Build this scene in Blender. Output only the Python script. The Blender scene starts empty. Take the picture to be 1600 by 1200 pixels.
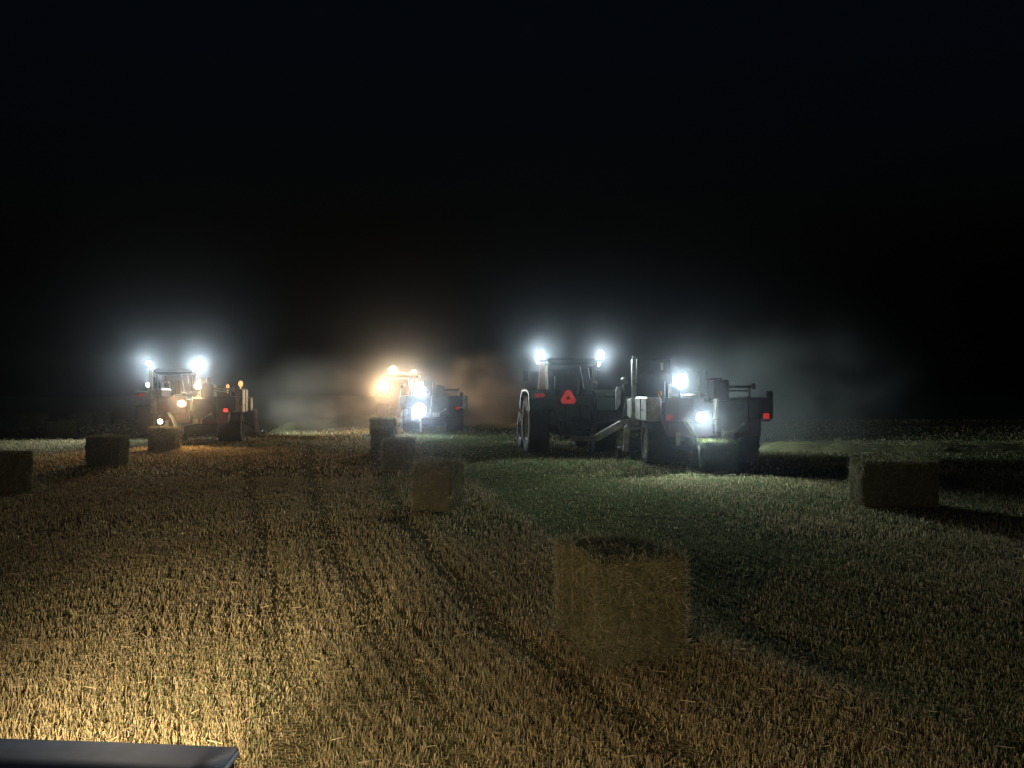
import bpy, math, random
import numpy as np
from mathutils import Vector, Matrix, noise as mnoise

random.seed(7)
rng = np.random.default_rng(7)
R = math.radians
SC = bpy.context.scene
COL = SC.collection

# ---------------------------------------------------------------- camera numbers
CAMZ, F, HY = 2.1, 1200.0, 615.0          # eye height, focal length and horizon row of the 1600x1200 photograph


def P(px, py, Y):
    """world point seen at photo pixel (px,py) when it stands Y metres away"""
    return Vector(((px - 800) / F * Y, Y, CAMZ - (py - HY) / F * Y))


def G(px, py):
    Y = F * CAMZ / (py - HY)
    return Vector(((px - 800) / F * Y, Y, 0))


# ---------------------------------------------------------------- materials
def mat(name, col, rough=0.6, metal=0.0, var=0.25, scale=6.0, bump=0.0, spec=0.5, dirt=None):
    m = bpy.data.materials.new(name)
    m.use_nodes = True
    nt = m.node_tree
    N, L = nt.nodes, nt.links
    b = N['Principled BSDF']
    b.inputs['Roughness'].default_value = rough
    b.inputs['Metallic'].default_value = metal
    b.inputs['Specular IOR Level'].default_value = spec
    tc = N.new('ShaderNodeTexCoord')
    nz = N.new('ShaderNodeTexNoise')
    nz.inputs['Scale'].default_value = scale
    nz.inputs['Detail'].default_value = 6
    L.new(tc.outputs['Object'], nz.inputs['Vector'])
    rp = N.new('ShaderNodeValToRGB')
    d = dirt or tuple(c * (1 - var) for c in col)
    u = tuple(min(1, c * (1 + var * 0.6)) for c in col)
    rp.color_ramp.elements[0].position = 0.35
    rp.color_ramp.elements[1].position = 0.65
    rp.color_ramp.elements[0].color = (*d, 1)
    rp.color_ramp.elements[1].color = (*u, 1)
    L.new(nz.outputs['Fac'], rp.inputs['Fac'])
    L.new(rp.outputs['Color'], b.inputs['Base Color'])
    if bump:
        bp = N.new('ShaderNodeBump')
        bp.inputs['Strength'].default_value = bump
        bp.inputs['Distance'].default_value = 0.02
        L.new(nz.outputs['Fac'], bp.inputs['Height'])
        L.new(bp.outputs['Normal'], b.inputs['Normal'])
    return m


def emis(name, col, strength):
    m = bpy.data.materials.new(name)
    m.use_nodes = True
    nt = m.node_tree
    nt.nodes.clear()
    e = nt.nodes.new('ShaderNodeEmission')
    e.inputs['Color'].default_value = (*col, 1)
    e.inputs['Strength'].default_value = strength
    o = nt.nodes.new('ShaderNodeOutputMaterial')
    nt.links.new(e.outputs[0], o.inputs['Surface'])
    m.cycles.emission_sampling = 'NONE'
    return m


def straw_mat(name, gain=1.0):
    m = bpy.data.materials.new(name)
    m.use_nodes = True
    nt = m.node_tree
    N, L = nt.nodes, nt.links
    N.clear()
    at = N.new('ShaderNodeAttribute')
    at.attribute_name = 'tint'
    df = N.new('ShaderNodeBsdfDiffuse')
    tr = N.new('ShaderNodeBsdfTranslucent')
    mx = N.new('ShaderNodeMixShader')
    mx.inputs[0].default_value = 0.3
    o = N.new('ShaderNodeOutputMaterial')
    L.new(at.outputs['Color'], df.inputs['Color'])
    L.new(at.outputs['Color'], tr.inputs['Color'])
    L.new(df.outputs[0], mx.inputs[1])
    L.new(tr.outputs[0], mx.inputs[2])
    L.new(mx.outputs[0], o.inputs['Surface'])
    return m


M = {}
M['tyre'] = mat('tyre_rubber', (0.018, 0.018, 0.019), 0.85, bump=0.3, dirt=(0.035, 0.030, 0.022))
M['rim_pale'] = mat('pale_rim_paint', (0.50, 0.47, 0.38), 0.5, var=0.3)
M['rim_white'] = mat('white_rim_paint', (0.62, 0.62, 0.60), 0.5, var=0.3)
M['green'] = mat('green_tractor_paint', (0.010, 0.030, 0.016), 0.5, var=0.3)
M['dark'] = mat('dark_grey_metal', (0.035, 0.036, 0.040), 0.55, var=0.35)
M['black'] = mat('black_plastic', (0.012, 0.012, 0.013), 0.5)
M['red'] = mat('dark_red_paint', (0.17, 0.016, 0.012), 0.5, var=0.35, dirt=(0.08, 0.018, 0.014))
M['maroon'] = mat('dusty_maroon_paint', (0.095, 0.036, 0.040), 0.55, var=0.3, dirt=(0.07, 0.045, 0.042))
M['orange'] = mat('orange_paint', (0.42, 0.13, 0.03), 0.5, var=0.3)
M['white'] = mat('off_white_paint', (0.62, 0.62, 0.58), 0.5, var=0.2, dirt=(0.42, 0.41, 0.36))
M['warm_lit_white'] = mat('warm_lit_white_post', (0.66, 0.50, 0.30), 0.5, var=0.15)  # white plate with warm lamplight mixed into its colour
M['steel'] = mat('worn_steel', (0.36, 0.35, 0.33), 0.42, metal=0.7, var=0.4)
M['grey'] = mat('grey_sheet_metal', (0.10, 0.10, 0.10), 0.5, var=0.35)
M['hood'] = mat('slate_blue_hood_paint', (0.090, 0.112, 0.180), 0.50, metal=0.0, var=0.25, scale=14.0, spec=0.05)
M['hood_lip'] = mat('hood_edge_trim', (0.20, 0.20, 0.22), 0.6, metal=0.2)
M['twine'] = mat('baling_twine', (0.42, 0.33, 0.15), 0.8)
M['tri_red'] = emis('red_reflector_border_glow', (0.80, 0.05, 0.045), 0.34)  # glow stands in for headlight thrown back by the reflective sign
M['tri_core'] = mat('faded_orange_core', (0.28, 0.03, 0.02), 0.6)
M['tail'] = emis('red_reflector_glow', (0.9, 0.04, 0.03), 0.42)  # baler reflectors, returned headlight put in as a glow
M['tail_dim'] = emis('dim_red_lamp_and_reflector', (0.8, 0.05, 0.04), 0.20)  # tractor tail lamp; on the baler a reflector given a glow
M['tail_bright'] = emis('bright_red_reflector_glow', (1.0, 0.06, 0.04), 1.3)  # left baler's reflector, headlight return put in as glow
M['amber'] = emis('lit_amber_beacon', (1.0, 0.50, 0.18), 1.6)
M['lens_white'] = emis('white_lamp_lens', (0.93, 0.97, 1.0), 60)
M['lens_small'] = emis('small_white_lamp_lens', (0.93, 0.97, 1.0), 14)
M['lens_warm'] = emis('warm_lamp_lens', (1.0, 0.74, 0.44), 1.75)
M['lens_head'] = emis('headlamp_lens', (1.0, 0.80, 0.50), 30)
M['straw'] = straw_mat('cut_straw')

g = bpy.data.materials.new('tinted_cab_glass')
g.use_nodes = True
gb = g.node_tree.nodes['Principled BSDF']
gb.inputs['Base Color'].default_value = (0.35, 0.42, 0.38, 1)
gb.inputs['Transmission Weight'].default_value = 1.0
gb.inputs['Roughness'].default_value = 0.05
gb.inputs['IOR'].default_value = 1.1
M['glass'] = g


# ---------------------------------------------------------------- object helpers
def tag(o, label=None, cat=None, group=None, kind=None):
    if label: o['label'] = label
    if cat: o['category'] = cat
    if group: o['group'] = group
    if kind: o['kind'] = kind
    return o


def empty(name, loc=(0, 0, 0), rz=0.0, parent=None):
    o = bpy.data.objects.new(name, None)
    o.empty_display_size = 0.3
    COL.objects.link(o)
    o.location = loc
    o.rotation_euler = (0, 0, rz)
    if parent: o.parent = parent
    return o


def copy_tree(o, parent=None):
    c = o.copy()
    COL.objects.link(c)
    c.parent = parent
    for ch in [x for x in COL.objects if x.parent == o]:
        if ch.type in ('MESH', 'EMPTY'):
            copy_tree(ch, c)
    return c


class MB:
    """collects boxes, bars, tubes and lathes and links them as ONE mesh object"""

    def __init__(self):
        self.v, self.f, self.smooth = [], [], []

    def add(self, vs, fs, smooth=False):
        b = len(self.v)
        self.v += [tuple(p) for p in vs]
        self.f += [tuple(b + i for i in q) for q in fs]
        self.smooth += [smooth] * len(fs)
        return self

    def hexa(self, p):
        return self.add(p, [(0, 3, 2, 1), (4, 5, 6, 7), (0, 1, 5, 4), (1, 2, 6, 5), (2, 3, 7, 6), (3, 0, 4, 7)])

    def box(self, x0, x1, y0, y1, z0, z1, c=0.0):
        """axis box; c chamfers the vertical and horizontal long edges a little"""
        if c <= 0:
            return self.hexa([(x0, y0, z0), (x1, y0, z0), (x1, y1, z0), (x0, y1, z0),
                              (x0, y0, z1), (x1, y0, z1), (x1, y1, z1), (x0, y1, z1)])
        o = [(x0 + c, y0), (x1 - c, y0), (x1, y0 + c), (x1, y1 - c), (x1 - c, y1), (x0 + c, y1), (x0, y1 - c), (x0, y0 + c)]
        cx, cy = (x0 + x1) / 2, (y0 + y1) / 2
        def ring(z, k):
            return [(cx + (x - cx) * (1 - 2 * k / max(1e-6, x1 - x0)), cy + (y - cy) * (1 - 2 * k / max(1e-6, y1 - y0)), z) for x, y in o]
        vs = ring(z0, c) + ring(z0 + c, 0) + ring(z1 - c, 0) + ring(z1, c)
        fs = [tuple(range(7, -1, -1)), tuple(range(24, 32))]
        for r in range(3):
            for i in range(8):
                j = (i + 1) % 8
                fs.append((r * 8 + i, r * 8 + j, (r + 1) * 8 + j, (r + 1) * 8 + i))
        return self.add(vs, fs)

    def beam(self, a, b, w, h):
        a, b = Vector(a), Vector(b)
        d = (b - a).normalized()
        up = Vector((0, 0, 1)) if abs(d.z) < 0.95 else Vector((0, 1, 0))
        s = d.cross(up).normalized() * (w / 2)
        u = s.cross(d).normalized() * (h / 2)
        return self.hexa([a - s - u, a + s - u, b + s - u, b - s - u, a - s + u, a + s + u, b + s + u, b - s + u])

    def tube(self, pts, r, n=8, r1=None):
        pts = [Vector(p) for p in pts]
        r1 = r if r1 is None else r1
        vs, fs = [], []
        for k, p in enumerate(pts):
            d = (pts[min(k + 1, len(pts) - 1)] - pts[max(k - 1, 0)]).normalized()
            up = Vector((0, 0, 1)) if abs(d.z) < 0.9 else Vector((0, 1, 0))
            s = d.cross(up).normalized()
            u = s.cross(d).normalized()
            rr = r + (r1 - r) * k / max(1, len(pts) - 1)
            for i in range(n):
                a = 2 * math.pi * i / n
                vs.append(p + s * math.cos(a) * rr + u * math.sin(a) * rr)
        for k in range(len(pts) - 1):
            for i in range(n):
                j = (i + 1) % n
                fs.append((k * n + i, k * n + j, (k + 1) * n + j, (k + 1) * n + i))
        fs.append(tuple(range(n - 1, -1, -1)))
        fs.append(tuple(range((len(pts) - 1) * n, len(pts) * n)))
        return self.add(vs, fs, True)

    def prism(self, outline, axis, a, b):
        """outline of 2-D points extruded along axis from a to b (axis 0: (y,z), 1: (x,z), 2: (x,y))"""
        def pt(p, t):
            return {0: (t, p[0], p[1]), 1: (p[0], t, p[1]), 2: (p[0], p[1], t)}[axis]
        n = len(outline)
        vs = [pt(p, a) for p in outline] + [pt(p, b) for p in outline]
        fs = [tuple(range(n - 1, -1, -1)), tuple(range(n, 2 * n))]
        fs += [(i, (i + 1) % n, n + (i + 1) % n, n + i) for i in range(n)]
        return self.add(vs, fs)

    def lathe_x(self, prof, c, n=40):
        """profile of (x, radius) turned about the X axis through c"""
        vs, fs = [], []
        k = len(prof)
        for i in range(n):
            a = 2 * math.pi * i / n
            for x, r in prof:
                vs.append((c[0] + x, c[1] + r * math.cos(a), c[2] + r * math.sin(a)))
        for i in range(n):
            j = (i + 1) % n
            for q in range(k - 1):
                fs.append((i * k + q, i * k + q + 1, j * k + q + 1, j * k + q))
        return self.add(vs, fs, True)

    def sphere(self, c, r, n=10, sz=1.0):
        vs, fs = [], []
        for i in range(n + 1):
            t = math.pi * i / n
            for j in range(n * 2):
                a = math.pi * j / n
                vs.append((c[0] + r * math.sin(t) * math.cos(a), c[1] + r * math.sin(t) * math.sin(a), c[2] + r * sz * math.cos(t)))
        for i in range(n):
            for j in range(n * 2):
                q = (j + 1) % (n * 2)
                fs.append((i * 2 * n + j, (i + 1) * 2 * n + j, (i + 1) * 2 * n + q, i * 2 * n + q))
        return self.add(vs, fs, True)

    def build(self, name, material, parent=None, loc=None, bevel=0.0):
        me = bpy.data.meshes.new(name)
        me.from_pydata(self.v, [], self.f)
        me.polygons.foreach_set('use_smooth', self.smooth)
        me.materials.append(material)
        me.validate()
        me.update()
        o = bpy.data.objects.new(name, me)
        COL.objects.link(o)
        if parent: o.parent = parent
        if loc: o.location = loc
        if bevel:
            b = o.modifiers.new('bevel', 'BEVEL')
            b.width = bevel
            b.segments = 2
            b.limit_method = 'ANGLE'
        return o


def spot(name, loc, direction, energy, col, size=150, blend=0.7, radius=0.06, parent=None):
    l = bpy.data.lights.new(name, 'SPOT')
    l.energy = energy
    l.color = col
    l.spot_size = R(size)
    l.spot_blend = blend
    l.shadow_soft_size = radius
    o = bpy.data.objects.new(name, l)
    COL.objects.link(o)
    o.location = loc
    o.rotation_euler = Vector(direction).to_track_quat('-Z', 'Y').to_euler()
    if parent: o.parent = parent
    return o


WHITE, WARM, AMB = (0.78, 0.935, 0.97), (1.0, 0.70, 0.40), (1.0, 0.60, 0.28)


def lamp(parent, p, direction, r, lens, energy=0, col=WHITE, size=150, blend=0.8, name='work_light'):
    """round lamp: housing with its lens as a sub-part, and the light it gives"""
    p, d = Vector(p), Vector(direction).normalized()
    h = MB()
    h.tube([p - d * (r * 0.9), p - d * (r * 0.35), p], r * 0.55, 14, r)
    ho = h.build(name, M['black'], parent)
    l = MB()
    l.tube([p + d * 0.004, p + d * 0.03, p + d * 0.05], r * 0.93, 14, r * 0.6)
    l.build('lens', lens, ho)
    if energy:
        spot('lamp_beam', p + d * 0.09, d, energy, col, size, blend, r * 0.5, parent)
    return ho


# ---------------------------------------------------------------- wheels
def tyre_mb(w, Rr, rim, lugs=20, seg=44):
    m = MB()
    h = w / 2
    m.lathe_x([(-h * .80, rim * .98), (-h * .96, rim * 1.06), (-h * 1.0, (rim + Rr) * .5), (-h * .95, Rr * .93), (-h * .80, Rr * .965),
               (0, Rr * .975), (h * .80, Rr * .965), (h * .95, Rr * .93), (h * 1.0, (rim + Rr) * .5), (h * .96, rim * 1.06), (h * .80, rim * .98)], (0, 0, 0), seg)
    for s in (-1, 1):
        for i in range(lugs):
            a0 = 2 * math.pi * (i + (0.5 if s > 0 else 0)) / lugs
            t = 0.22 * 2 * math.pi / lugs
            sk = 0.9 * 2 * math.pi / lugs
            q = []
            for rr in (0.955, 1.0):
                for x, a in ((0.03 * w * s, a0 - t), (h * .97 * s, a0 + sk - t), (h * .97 * s, a0 + sk + t), (0.03 * w * s, a0 + t)):
                    r2 = Rr * rr * (0.985 if abs(x) > h * .5 else 1)
                    q.append((x, r2 * math.cos(a), r2 * math.sin(a)))
            m.hexa(q)
    return m


def rim_mb(w, rim, out):
    """dished wheel disc; out = +1 when the outside faces +X"""
    m = MB()
    h = w / 2
    pr = [(-h * .82, rim * 1.0), (-h * .78, rim * .92), (h * .1, rim * .86), (h * .16, rim * .45), (h * .30, rim * .40), (h * .32, rim * .2), (h * .45, rim * .19), (h * .45, 0.001)]
    pr2 = [(h * .82, rim * 1.0), (h * .88, rim * .98), (h * .80, rim * .90), (h * .12, rim * .87)]
    m.lathe_x([(x * out, r) for x, r in pr], (0, 0, 0), 36)
    m.lathe_x([(x * out, r) for x, r in pr2], (0, 0, 0), 36)
    for i in range(8):
        a = 2 * math.pi * i / 8
        y, z = rim * .31 * math.cos(a), rim * .31 * math.sin(a)
        m.tube([(h * .28 * out, y, z), (h * .38 * out, y, z)], rim * .03, 6)
    return m


_wheel_cache = {}


def wheel(parent, c, w, Rr, rim, out, rim_mat, lugs=20):
    e = empty('wheel', c, 0, parent)
    t = tyre_mb(w, Rr, rim, lugs).build('tyre', M['tyre'], e)
    r = rim_mb(w, rim, out).build('rim', rim_mat, e)
    return e


# ---------------------------------------------------------------- tractor
def tractor(loc, yaw, label, paint, lamps, rim_mat, triangle=True, track=1.2, front_light=0, front_col=WHITE):
    """local frame: +Y is the way it drives, origin on the ground under the rear axle"""
    t = empty('tractor', loc, R(yaw))
    tag(t, label, 'tractor', 'tractors pulling the balers')
    for s in (-1, 1):
        wheel(t, (s * track, 0, 1.02), 0.72, 1.02, 0.56, s, rim_mat, 20)
        wheel(t, (s * (track - .12), 2.95, 0.70), 0.50, 0.70, 0.40, s, rim_mat, 16)
    m = MB()                                                    # axle, transmission and frame
    m.box(-track + .38, track - .38, -.20, .25, .82, 1.22, .05)
    m.box(-.42, .42, -.55, 3.6, .62, 1.20, .06)
    m.box(-.30, .30, -.72, -.55, .70, 1.15, .03)
    m.box(-track + .40, track - .40, 2.83, 3.07, .60, .80, .03)
    m.beam((-.45, -.5, 1.0), (-.52, -1.25, .55), .07, .11)      # lower lift arms
    m.beam((.45, -.5, 1.0), (.52, -1.25, .55), .07, .11)
    m.beam((-.62, -.35, 1.75), (-.52, -1.0, .72), .05, .05)     # lift rods
    m.beam((.62, -.35, 1.75), (.52, -1.0, .72), .05, .05)
    m.box(-.65, .65, -.42, -.26, 1.62, 1.82, .03)
    m.build('chassis', M['dark'], t)
    m = MB()
    m.box(-.07, .07, -1.45, 0.6, .46, .56, .015)
    m.box(-.10, .10, -1.45, -1.25, .56, .60)
    m.tube([(0, -1.35, .40), (0, -1.35, .70)], .03, 10)
    m.build('drawbar', M['dark'], t)
    m = MB()                                                    # bonnet
    m.prism([(1.55, 1.15), (4.05, 1.15), (4.15, 1.35), (4.05, 1.85), (3.6, 2.02), (1.55, 2.12)], 0, -.46, .46)
    m.build('bonnet', paint, t, bevel=.04)
    m = MB()
    for k in range(5):
        m.box(-.40, .40, 4.13, 4.17, 1.30 + k * .11, 1.36 + k * .11)
    m.build('grille', M['black'], t)
    m = MB()
    m.tube([(.40, 1.75, 2.0), (.40, 1.75, 2.55), (.40, 1.75, 3.05), (.40, 1.68, 3.15)], .06, 12)
    m.tube([(.40, 1.75, 2.1), (.40, 1.75, 2.6)], .095, 12)
    m.build('exhaust_stack', M['steel'], t)
    m = MB()                                                    # cab floor, rear wall and posts
    m.prism([(-.42, 1.25), (1.5, 1.25), (1.55, 1.55), (1.45, 2.0), (-.42, 2.0)], 0, -.80, .80)
    m.build('cab_base', paint, t, bevel=.03)
    m = MB()
    for s in (-1, 1):
        m.beam((s * .78, -.40, 2.0), (s * .80, -.30, 3.10), .08, .09)
        m.beam((s * .80, .55, 2.0), (s * .82, .55, 3.10), .06, .07)
        m.beam((s * .72, 1.45, 2.0), (s * .76, 1.25, 3.10), .07, .08)
    for z, k in ((2.03, 1.0), (3.07, 1.01)):
        m.beam((-.82, -.40 + .1 * (z > 3), z), (.82, -.40 + .1 * (z > 3), z), .06, .07)
        m.beam((-.76, 1.44 - .18 * (z > 3), z), (.76, 1.44 - .18 * (z > 3), z), .06, .07)
        for s in (-1, 1):
            m.beam((s * .80, -.42 + .1 * (z > 3), z), (s * .75, 1.46 - .18 * (z > 3), z), .06, .06)
    m.build('cab_frame', M['black'], t)
    m = MB()
    m.box(-.92, .92, -.55, 1.45, 3.10, 3.34, .07)
    m.build('cab_roof', paint, t)
    for (a, b, c_, d_) in (((-.74, -.385, 2.06), (.74, -.385, 2.06), (.75, -.30, 3.09), (-.75, -.30, 3.09)),
                           ((-.68, 1.44, 2.06), (.68, 1.44, 2.06), (.72, 1.25, 3.09), (-.72, 1.25, 3.09))):
        m = MB()
        q = Vector((0, .012, 0))
        m.hexa([Vector(a), Vector(b), Vector(b) + q, Vector(a) + q, Vector(d_), Vector(c_), Vector(c_) + q, Vector(d_) + q])
        m.build('window', M['glass'], t)
    for s in (-1, 1):
        m = MB()
        m.box(s * .795 - .006, s * .795 + .006, -.30, 1.38, 2.06, 3.08)
        m.build('window', M['glass'], t)
    m = MB()                                                    # seat in the cab
    m.box(-.27, .27, -.05, .45, 1.98, 2.15, .04)
    m.box(-.25, .25, -.12, -.02, 2.10, 2.78, .04)
    m.build('seat', M['black'], t)
    m = MB()
    m.tube([(0, 1.2, 1.9), (0, .85, 2.3)], .03, 8)
    m.tube([(.19 * math.cos(a), .85 + .05 * math.sin(a), 2.3 + .17 * math.sin(a)) for a in [2 * math.pi * k / 16 for k in range(17)]], .014, 6)
    m.build('steering_wheel', M['black'], t)
    for s in (-1, 1):                                           # fenders curve over the rear tyres
        m = MB()
        arc = [(-1.10, 1.55), (-1.06, 1.92), (-.85, 2.16), (-.45, 2.24), (.5, 2.24), (.95, 2.0), (1.12, 1.6)]
        inn = [(y * .95, z - .05) for y, z in arc]
        m.prism(arc + inn[::-1], 0, *sorted((s * .78, s * (track + .40))))
        f = m.build('fender', paint, t)
        lm = MB()
        x0, x1 = sorted((s * (track - .12), s * (track + .22)))
        lm.box(x0, x1, -1.16, -1.10, 1.98, 2.10, .02)
        lm.build('tail_marker', M['tail_dim'] if s < 0 else M['dark'], f)
    m = MB()                                                    # white side posts that carry the lamps, warm light put into their colour
    for s in (-1,):
        m.prism([(s * 1.07 - .13, 2.24), (s * 1.07 + .10, 2.24), (s * 1.07 + .10, 3.22), (s * 1.07 - .05, 3.22), (s * 1.07 - .10, 2.5)], 1, -.52, -.46)
    m.build('lamp_post', M['warm_lit_white'], t)
    for s in (-1, 1):
        m = MB()
        m.beam((s * 1.15, -.45, 3.26), (s * .9, -.4, 3.26), .05, .05)
        m.build('lamp_bracket', M['black'], t)
    for pa, pb_, rr in (((-.60, -.48, 2.25), (-.60, -.48, 2.7), .018), ((.45, -.47, 2.25), (.33, -.40, 3.05), .022), ((.66, -.47, 2.6), (.62, -.42, 3.0), .018)):
        m = MB()                                                # white rods stand in for reflections on the cab pillars
        m.tube([pa, pb_], rr, 6)
        m.build('pillar_reflection', M['white'], t)
    for s in (-1, 1):
        m = MB()
        m.beam((s * .8, 1.3, 2.9), (s * 1.35, 1.25, 2.9), .03, .03)
        m.box(s * 1.35 - .1, s * 1.35 + .1, 1.22, 1.27, 2.55, 2.95, .01)
        m.build('mirror', M['black'], t)
    m = MB()                                                    # steps on the left
    for k in range(3):
        m.box(-1.0, -.72, 1.0 + .02 * k, 1.3 + .02 * k, .55 + .28 * k, .58 + .28 * k)
    m.beam((-1.0, 1.0, .5), (-.98, 1.05, 1.5), .03, .03)
    m.beam((-1.0, 1.3, .5), (-.98, 1.35, 1.5), .03, .03)
    m.build('step', M['dark'], t)
    m = MB()                                                    # remote valves and boxes at the back
    m.box(.28, .62, -.62, -.42, 1.25, 1.75, .03)
    for k in range(4):
        m.tube([(.34 + .07 * k, -.62, 1.6), (.34 + .07 * k, -.74, 1.55), (.30 + .06 * k, -.95, 1.05), (.2 + .02 * k, -1.3, .75)], .018, 6)
    m.build('hydraulic_hose', M['black'], t)
    if triangle:
        a, c = .34, .13
        cx, cz, y = -.15, 1.98, -.66
        def tri(k, ch):
            pts = []
            vv = [Vector((math.sin(q), math.cos(q))) * k for q in (0, 2 * math.pi / 3, 4 * math.pi / 3)]
            for i in range(3):
                p, n_, pv = vv[i], vv[(i + 1) % 3], vv[i - 1]
                pts.append(p + (pv - p).normalized() * ch)
                pts.append(p + (n_ - p).normalized() * ch)
            return [(cx + q.x, cz - .03 + q.y) for q in pts]
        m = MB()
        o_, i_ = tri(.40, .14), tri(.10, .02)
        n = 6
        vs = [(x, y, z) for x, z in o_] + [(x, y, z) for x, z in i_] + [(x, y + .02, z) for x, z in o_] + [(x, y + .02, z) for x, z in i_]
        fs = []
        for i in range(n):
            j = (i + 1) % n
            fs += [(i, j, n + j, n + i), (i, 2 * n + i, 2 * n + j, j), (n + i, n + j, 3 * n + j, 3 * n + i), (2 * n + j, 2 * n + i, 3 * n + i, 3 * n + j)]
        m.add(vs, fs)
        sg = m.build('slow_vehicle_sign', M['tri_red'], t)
        m = MB()
        m.prism(tri(.098, .02), 1, y + .004, y + .016)
        m.build('sign_core', M['tri_core'], sg)
        m = MB()
        m.box(cx - .03, cx + .03, y + .022, y + .05, 1.2, 1.95)
        m.build('sign_post', M['dark'], sg)
    m = MB()
    m.tube([(.86, -.5, 2.24), (.86, -.5, 2.42)], .03, 8)
    m.sphere((.86, -.5, 2.47), .08, 6)
    m.build('fender_lamp', M['grey'], t)
    for (p, d, r, lens, en, col, sz) in lamps:
        lamp(t, p, d, r, M[lens], en, col, sz)
    if front_light:
        for s in (-1, 1):
            lamp(t, (s * .6, 1.47, 3.22), (s * .15, 1, -.16), .08, M['lens_white'], front_light, front_col, 110, .8)
    return t


# ---------------------------------------------------------------- baler
def baler(loc, yaw, label, paint, panel, hitch, lamps, tail_at, twine_top=2.0, hopper=True, rim_mat=None, tail='tail', beacons=(), right_guard=False):
    """local frame: +Y is the way it is towed, origin on the ground under the axle; hitch = local point of the tractor drawbar pin"""
    b = empty('baler', loc, R(yaw))
    tag(b, label, 'baler', 'balers working across the field')
    for s in (-1, 1):
        wheel(b, (s * 1.17, -.25, .65), .95, .65, .36, s, rim_mat or M['rim_white'], 18)
    m = MB()
    m.box(-.72, .72, -.36, -.14, .50, .74, .02)
    m.beam((-.62, -1.8, .80), (-.62, 2.6, .80), .12, .14)
    m.beam((.62, -1.8, .80), (.62, 2.6, .80), .12, .14)
    m.box(-.80, .80, 2.5, 2.66, .66, .84, .02)
    m.build('frame', M['dark'], b)
    m = MB()                                                    # main housing
    m.prism([(-1.88, .88), (-1.1, 1.33), (.6, 1.33), (1.0, .80), (2.0, .80), (2.45, 1.15), (2.35, 1.70), (1.2, 1.86), (-1.88, 1.86)], 0, -1.32, 1.32)
    m.build('housing', paint, b, bevel=.03)
    m = MB()
    m.box(-1.40, -.30, -2.0, -1.895, 1.28, 1.98, .02)
    for k in range(3):
        m.box(-1.36 + .36 * k, -1.34 + .36 * k, -2.012, -2.0, 1.32, 1.94)
    m.build('rear_panel', panel, b)
    m = MB()
    m.box(.88, 1.62, -2.02, -1.895, 1.40, 1.98, .02)
    m.box(1.45, 1.62, -2.0, -1.9, 1.99, 2.17, .015)
    m.build('rear_panel', M['dark'], b)
    for i, (x, z, kind) in enumerate(tail_at):
        m = MB()
        m.box(x - .085, x + .085, -2.06, -2.022, z - .075, z + .075, .012)
        m.build('tail_marker', M[kind], b)  # red reflector; its glow stands in for headlight sent back
    m = MB()                                                    # bale chamber
    m.box(-.02, .86, -2.24, 1.4, 1.02, 1.93, .03)
    for k in range(7):
        m.box(-.05, .89, -2.05 + .45 * k, -1.98 + .45 * k, .98, 1.97)
    m.build('bale_chamber', M['grey'], b)
    m = MB()
    m.prism([(-.10, 1.42), (-.02, 1.42), (.0, 1.96), (-.06, 1.96)], 1, -2.34, -2.06)
    m.build('chamber_guide', M['white'], b)
    for s in (-1, 1):                                           # twine boxes hung on both sides
        m = MB()
        x0, x1 = sorted((s * 1.36, s * 1.80))
        m.box(x0, x1, -1.40, 0.45, 1.30, twine_top, .04)
        tb = m.build('twine_box', M['white'], b)
        m = MB()
        x0, x1 = sorted((s * 1.40, s * 1.90))
        m.prism([(.48, 1.45), (.70, 1.32), (1.3, 1.38), (1.3, 1.92), (.62, 1.95), (.48, 1.85)], 0, x0, x1)
        m.build('twine_box', M['white'], b, bevel=.03)
        m = MB()
        m.box(min(s * 1.80, s * 1.82), max(s * 1.80, s * 1.82), -.55, -.52, 1.34, twine_top - .04)
        m.box(min(s * 1.80, s * 1.825), max(s * 1.80, s * 1.825), -.85, -.70, 1.6, 1.64)
        m.build('latch', M['dark'], tb)
    if hopper:
        m = MB()
        m.box(-1.60, -.48, 1.20, 2.3, 1.80, 3.22, .05)
        m.box(-1.50, -.58, 1.16, 1.21, 2.0, 2.7, .01)
        m.build('engine_hood', M['dark'], b)
        m = MB()
        m.box(-1.76, -1.62, 1.15, 1.32, 1.88, 3.20, .02)
        m.box(-1.74, -1.64, 1.12, 1.15, 2.3, 2.33)
        m.box(-1.74, -1.64, 1.12, 1.15, 2.85, 2.88)
        m.tube([(-1.69, 1.23, 3.20), (-1.69, 1.23, 3.30)], .05, 8)
        m.build('corner_post', M['white'], b)
        m = MB()
        m.box(-.86, -.78, 1.10, 1.155, 2.85, 3.08, .01)
        m.build('fuel_gauge', M['white'], b)
    m = MB()                                                    # upright plate, bracket and strut at the front left
    m.prism([(-2.06, 1.55), (-1.98, 1.62), (-1.90, 1.75), (-1.90, 2.34), (-2.02, 2.34), (-2.06, 2.2)], 1, 2.6, 2.68)
    m.build('guard_plate', M['white'], b)
    if right_guard:
        m = MB()
        m.prism([(1.98, .35), (2.14, .35), (2.04, 1.40), (1.90, 1.40)], 1, 1.40, 1.48)
        m.build('guard_plate', M['white'], b)
        m = MB()
        m.beam((1.98, 1.50, .50), (1.30, 2.3, .85), .06, .08)
        m.sphere((2.35, 1.5, .33), .10, 6)
        m.beam((2.35, 1.5, .30), (1.30, 2.3, .80), .05, .06)
        m.build('guard_arm', M['steel'], b)
    m = MB()
    m.prism([(-1.88, 1.30), (-1.22, 1.30), (-1.30, 1.62), (-1.50, 1.98), (-1.70, 1.98), (-1.80, 1.6)], 1, 2.46, 2.56)
    m.tube([(-1.32, 2.4, 1.32), (-1.5, 2.38, 1.98)], .035, 8)
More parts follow.
